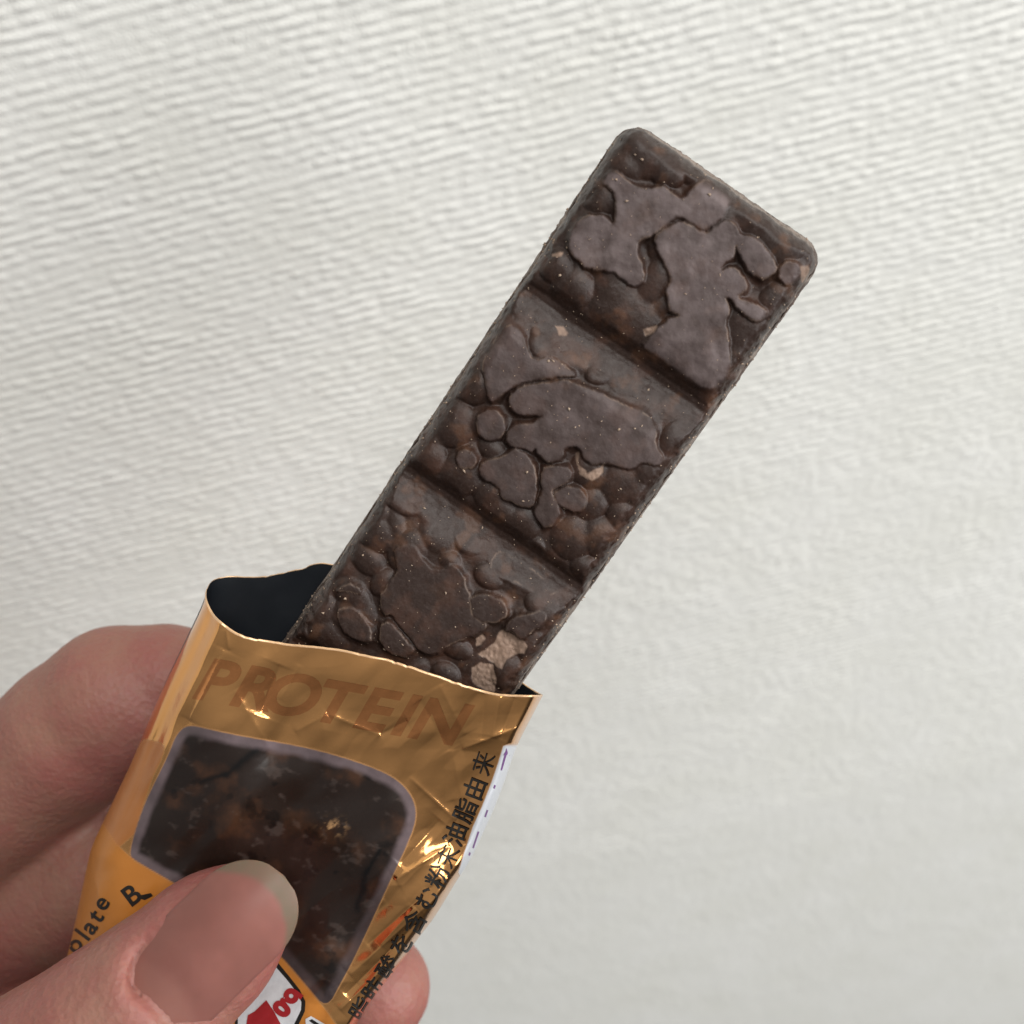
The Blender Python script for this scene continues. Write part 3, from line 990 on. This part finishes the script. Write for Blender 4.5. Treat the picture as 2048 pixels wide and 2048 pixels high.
# small marks on the white side panel
poly_decal('printed_arrow', [(1011, 1503), (1013, 1496), (1015, 1504), (1019, 1512), (1013, 1510), (1004, 1541), (1001, 1540), (1009, 1509), (1006, 1511)], m_purple)
for a, b_ in [((990, 1570), (988, 1577)), ((975, 1620), (970, 1634)), ((957, 1663), (946, 1696)), ((940, 1705), (938, 1711))]:
    a = np.array(a, float); b_ = np.array(b_, float)
    q = np.array([1.5, .6])
    poly_decal('printed_mark', [tuple(a - q), tuple(a + q), tuple(b_ + q), tuple(b_ - q)], m_purple)

# ------------------------------------------------------------------ hand
def surface_nets(f, org, h):
    nx, ny, nz = f.shape
    ins = f < 0
    c = [ins[i:nx - 1 + i, j:ny - 1 + j, k:nz - 1 + k] for i in (0, 1) for j in (0, 1) for k in (0, 1)]
    sm = sum(a.astype(np.int8) for a in c)
    act = (sm > 0) & (sm < 8)
    ids = np.full(act.shape, -1, np.int64)
    I, J, K = np.nonzero(act)
    ids[I, J, K] = np.arange(len(I))
    acc = np.zeros((len(I), 3)); cnt = np.zeros(len(I))
    cor = [(i, j, k) for i in (0, 1) for j in (0, 1) for k in (0, 1)]
    for a in cor:
        for ax in range(3):
            if a[ax]: continue
            b_ = list(a); b_[ax] = 1
            va = f[I + a[0], J + a[1], K + a[2]]; vb = f[I + b_[0], J + b_[1], K + b_[2]]
            m = (va < 0) != (vb < 0)
            t = np.where(m, va / np.where(m, va - vb, 1), 0)
            p = np.tile(np.array(a, float), (len(I), 1)); p[:, ax] += t
            acc += p * m[:, None]; cnt += m
    v = (acc / cnt[:, None] + np.stack([I, J, K], 1)) * h + org
    quads = []
    for ax in range(3):
        o1, o2 = [(1, 2), (2, 0), (0, 1)][ax]
        sl0 = [slice(None)] * 3; sl1 = [slice(None)] * 3
        sl0[ax] = slice(0, -1); sl1[ax] = slice(1, None)
        a, b_ = ins[tuple(sl0)], ins[tuple(sl1)]
        for sgn, m in ((1, a & ~b_), (-1, ~a & b_)):
            idx = np.stack(np.nonzero(m), 1)
            ok = (idx[:, o1] > 0) & (idx[:, o2] > 0) & (idx[:, o1] < f.shape[o1] - 1) & (idx[:, o2] < f.shape[o2] - 1)
            idx = idx[ok]
            q = []
            for d1, d2_ in ((-1, -1), (0, -1), (0, 0), (-1, 0)):
                w = idx.copy(); w[:, o1] += d1; w[:, o2] += d2_
                q.append(ids[w[:, 0], w[:, 1], w[:, 2]])
            q = np.stack(q, 1)
            quads.append(q if sgn > 0 else q[:, ::-1])
    return v, np.concatenate(quads)


def chain(*pts):
    return [(P(np.array(float(x)), np.array(float(y)), d), r) for x, y, d, r in pts]


THUMB = chain((492, 1822, 139.0, 4.9), (462, 1848, 138.4, 6.4), (417, 1890, 137.8, 7.6), (310, 1990, 137.0, 8.5), (215, 2062, 137.0, 9.0),
              (120, 2120, 138, 9.0), (-20, 2190, 142, 10), (-250, 2330, 152, 12.5), (-470, 2480, 166, 15))
INDEX = chain((-520, 2130, 186, 12), (-170, 1760, 177, 10.5), (20, 1575, 171, 10.3), (150, 1470, 167, 10.3), (235, 1405, 165.5, 10.2),
              (330, 1392, 165.5, 9.5), (450, 1410, 166, 8.6), (570, 1455, 166, 7.8), (660, 1500, 166, 6.8))
MIDDLE = chain((-520, 2300, 192, 12), (-170, 1950, 187, 11.2), (40, 1800, 182, 11.4), (230, 1735, 177, 11), (460, 1810, 173, 9),
               (650, 1910, 171.5, 8.4), (752, 1975, 170, 7.6))
RING = chain((-470, 2450, 196, 12), (-130, 2180, 190, 11), (100, 2060, 184, 10.5), (330, 2050, 178, 9.4), (540, 2090, 174, 8.6), (690, 2110, 171, 8.2), (752, 2150, 169, 7.6))
PINKY = chain((-420, 2600, 196, 11), (-120, 2440, 190, 9.2), (80, 2370, 184, 8.6), (260, 2320, 179, 8), (430, 2290, 175, 7.4), (560, 2290, 172, 6.6))
PALM = [chain((-520, 2130, 187, 13), (-900, 2480, 196, 16), (-1250, 2900, 204, 19)),
        chain((-520, 2300, 193, 13), (-860, 2620, 200, 17), (-1250, 2900, 204, 19)),
        chain((-470, 2450, 197, 13), (-820, 2760, 202, 17), (-1250, 2980, 204, 19)),
        chain((-420, 2600, 197, 12), (-760, 2860, 202, 16), (-1200, 3060, 204, 19)),
        chain((-470, 2480, 167, 15), (-800, 2700, 186, 18), (-1200, 2980, 200, 20)),
        chain((-330, 2330, 170, 10), (-420, 2200, 180, 11), (-520, 2130, 186, 12)),
        chain((-1250, 2960, 204, 21), (-1700, 3350, 210, 22))]


CA = np.array([430., 1885.]); AA = np.array([.715, -.699]); BB = np.array([.699, .715])
NA0, NA1, HWN = -205., 192., 107.


def nail_hw(a):
    tip = np.clip((a - 55) / (NA1 - 55), 0, 1); rootc = np.clip((-a - 110) / (-NA0 - 110), 0, 1)
    return np.maximum(HWN * (1 - tip ** 2.3) ** (1 / 2.2) * (1 - .6 * rootc ** 2.4), 3)


def nail_depth(a, bw):
    return 129.35 + 2.7 * (bw - .12) ** 2 + 1.9 * np.clip((a - 20) / 170, 0, 1) ** 2 + 0.9 * np.clip((-a - 60) / 140, 0, 1) ** 1.5


def build_hand():
    h = 0.62
    allp = np.array([p - 1 * r for ch in [THUMB, INDEX, MIDDLE, RING, PINKY] + PALM[:6] for p, r in ch] +
                    [p + 1 * r for ch in [THUMB, INDEX, MIDDLE, RING, PINKY] + PALM[:6] for p, r in ch])
    lo, hi = allp.min(0) - 3, allp.max(0) + 3
    lo = np.maximum(lo, [-150, -190, -230])
    n = np.ceil((hi - lo) / h).astype(int)
    ax = [lo[k] + h * np.arange(n[k]) for k in range(3)]
    print('hand grid', n)

    def field(ch, k=1.2):
        f = np.full(tuple(n), 30.0, np.float32)
        for (a, ra), (b_, rb) in zip(ch[:-1], ch[1:]):
            R = max(ra, rb) + 8
            mn, mx = np.minimum(a, b_) - R, np.maximum(a, b_) + R
            i0 = [max(int((mn[q] - lo[q]) / h), 0) for q in range(3)]
            i1 = [min(int((mx[q] - lo[q]) / h) + 2, n[q]) for q in range(3)]
            if any(i1[q] <= i0[q] for q in range(3)): continue
            X, Y, Z = np.meshgrid(*[ax[q][i0[q]:i1[q]].astype(np.float32) for q in range(3)], indexing='ij')
            e = b_ - a; L = e @ e
            t = np.clip(((X - a[0]) * e[0] + (Y - a[1]) * e[1] + (Z - a[2]) * e[2]) / L, 0, 1)
            d = np.sqrt((X - a[0] - t * e[0]) ** 2 + (Y - a[1] - t * e[1]) ** 2 + (Z - a[2] - t * e[2]) ** 2) - (ra + (rb - ra) * t)
            sl = tuple(slice(i0[q], i1[q]) for q in range(3))
            cur = f[sl]
            hh = np.clip(.5 + .5 * (cur - d) / k, 0, 1)
            f[sl] = cur * (1 - hh) + d * hh - k * hh * (1 - hh)
        return f

    def smin(a, b_, k):
        hh = np.clip(.5 + .5 * (a - b_) / k, 0, 1)
        return a * (1 - hh) + b_ * hh - k * hh * (1 - hh)
    F = field(PALM[0], 4)
    for ch in PALM[1:]:
        F = smin(F, field(ch, 4), 6)
    for ch in (INDEX, MIDDLE, RING, PINKY):
        F = smin(F, field(ch), 1.6)
    # thumb: flesh, side fold, cuticle fold, pad; the nail bed is pressed flat
    th = field(THUMB, 2.0)
    fold = field(chain((262, 1935, 130.6, 1.5), (300, 1872, 130.4, 1.7), (352, 1812, 131.2, 1.6), (415, 1765, 133.0, 1.3)), 1.0)
    F = smin(F, th, 2.0)
    def carve_nail():
        X, Y, Z = np.meshgrid(*[q.astype(np.float32) for q in ax], indexing='ij')
        dep = -Z
        px = 1024 + X / dep / TAN * 1024; py = 1024 - Y / dep / TAN * 1024
        a = (px - CA[0]) * AA[0] + (py - CA[1]) * AA[1]
        b_ = (px - CA[0]) * BB[0] + (py - CA[1]) * BB[1]
        hw = nail_hw(np.clip(a, NA0, NA1 + 400))
        g = nail_depth(a, b_ / HWN) + 0.22 - dep
        out = np.minimum((hw - 9 - np.abs(b_)) + 30 * smooth01(a, 40, 110), (a - NA0 - 16)) / 18.5 - .05
        g = np.minimum(g, out)
        k = .9
        hh = np.clip(.5 - .5 * (F - g) / k, 0, 1)
        m = np.abs(F) < 6
        F[m] = (F * (1 - hh) + g * hh + k * hh * (1 - hh))[m]
    # carve: nail bed trough, knuckle creases
    def carve(ch, k):
        nonlocal F
        g = -field(ch, 1.0)
        hh = np.clip(.5 - .5 * (F - g) / k, 0, 1)
        F = F * (1 - hh) + g * hh + k * hh * (1 - hh)
    carve_nail()
    carve(chain((258, 1318, 155.6, 1.0), (280, 1365, 154.2, 2.0), (300, 1410, 154.0, 2.3), (330, 1475, 155, 1.6)), 1.8)
    F[0], F[-1], F[:, 0], F[:, -1], F[:, :, 0], F[:, :, -1] = 5, 5, 5, 5, 5, 5
    v, q = surface_nets(F, lo, h)
    # light relaxation removes the grid steps
    e = np.concatenate([q[:, [0, 1]], q[:, [1, 2]], q[:, [2, 3]], q[:, [3, 0]]])
    for it in range(10):
        acc = np.zeros_like(v); cnt = np.zeros(len(v))
        for k in range(3):
            acc[:, k] = np.bincount(e[:, 0], v[e[:, 1], k], len(v)) + np.bincount(e[:, 1], v[e[:, 0], k], len(v))
        cnt = np.bincount(e[:, 0], minlength=len(v)) + np.bincount(e[:, 1], minlength=len(v))
        v = v + (acc / cnt[:, None] - v) * (.5 if it % 2 == 0 else .45)
    me = mesh_np('hand', W(v), q)
    # orient outwards
    bm = bmesh.new(); bm.from_mesh(me)
    bmesh.ops.recalc_face_normals(bm, faces=bm.faces[:])
    bm.to_mesh(me); bm.free()
    me.polygons.foreach_set('use_smooth', np.ones(len(me.polygons), dtype=bool))
    x, y, z = v.T
    base_c = np.array([0.285, 0.145, 0.104]); red = np.array([0.285, 0.088, 0.078])
    t = smooth01(fbm(x / 9, y / 9 + z / 11, 301, 3), .38, .68)
    tips = np.zeros(len(v))
    for ch in (THUMB, INDEX, MIDDLE, RING, PINKY):
        p = ch[0][0] if ch is THUMB else ch[-1][0]
        tips = np.maximum(tips, np.exp(-(np.linalg.norm(v - p, axis=1) / 11) ** 2))
    cre = np.exp(-(np.linalg.norm(v - P(np.array(292.), np.array(1390.), 156), axis=1) / 6) ** 2)
    m = np.clip(.15 + .5 * t + .45 * tips + .5 * cre, 0, 1)[:, None]
    set_color(me, 'tone', base_c + (red - base_c) * m)
    o = link('hand', me, None, [m_skin])
    tag(o, 'bare left hand pinching the gold wrapper between thumb and fingers', 'hand')
    # ---- thumbnail
    ca, aa, bb = CA, AA, BB
    A0, A1 = NA0, NA1
    na, nb = 70, 45
    al = np.linspace(0, 1, na); be = np.linspace(-1, 1, nb)
    A_, B_ = np.meshgrid(al, be, indexing='ij')
    a = A0 + (A1 - A0) * A_
    hw = nail_hw(a)
    px = ca[0] + a * aa[0] + B_ * hw * bb[0]
    py = ca[1] + a * aa[1] + B_ * hw * bb[1]
    bw = B_ * hw / HWN
    d = nail_depth(a, bw)
    top = P(px, py, d)
    botm = P(px, py, d + .45)
    vt, vb = W(top).reshape(-1, 3), W(botm).reshape(-1, 3)
    Fg = grid_faces(na, nb)
    N0 = len(vt)
    bd = list(range(nb)) + [r * nb + nb - 1 for r in range(1, na)] + [(na - 1) * nb + cidx for cidx in range(nb - 2, -1, -1)] + [r * nb for r in range(na - 2, 0, -1)]
    bd = np.array(bd); nx = np.roll(bd, -1)
    faces = np.concatenate([Fg[:, ::-1], Fg + N0, np.stack([bd, nx, nx + N0, bd + N0], 1)])
    mn = mesh_np('thumb_nail', np.concatenate([vt, vb]), faces)
    pink = np.array([0.225, 0.092, 0.074]); free = np.array([0.148, 0.110, 0.074]); lun = np.array([0.275, 0.126, 0.100])
    tt = np.linspace(0, 1, 5)
    fr = A1 - 40 - 60 * bw ** 2 * 1.0 + 8 * (fbm(px / 30, py / 30, 401, 2) - .5)
    fm = smooth01(a, fr - 9, fr + 9)[..., None]
    lm = smooth01(-a - 40 * bw ** 2, 95, 130)[..., None] * .8
    cc = pink * (0.9 + .25 * fbm(px / 40, py / 40, 405, 3))[..., None]
    cc = cc + (lun - cc) * lm
    cc = cc + (free - cc) * fm
    cc = np.concatenate([cc.reshape(-1, 3)] * 2)
    set_color(mn, 'tone', cc)
    no = link('thumb_nail', mn, o, [m_nail])
    no['label'] = 'long pink thumbnail with a greyish free edge'


build_hand()
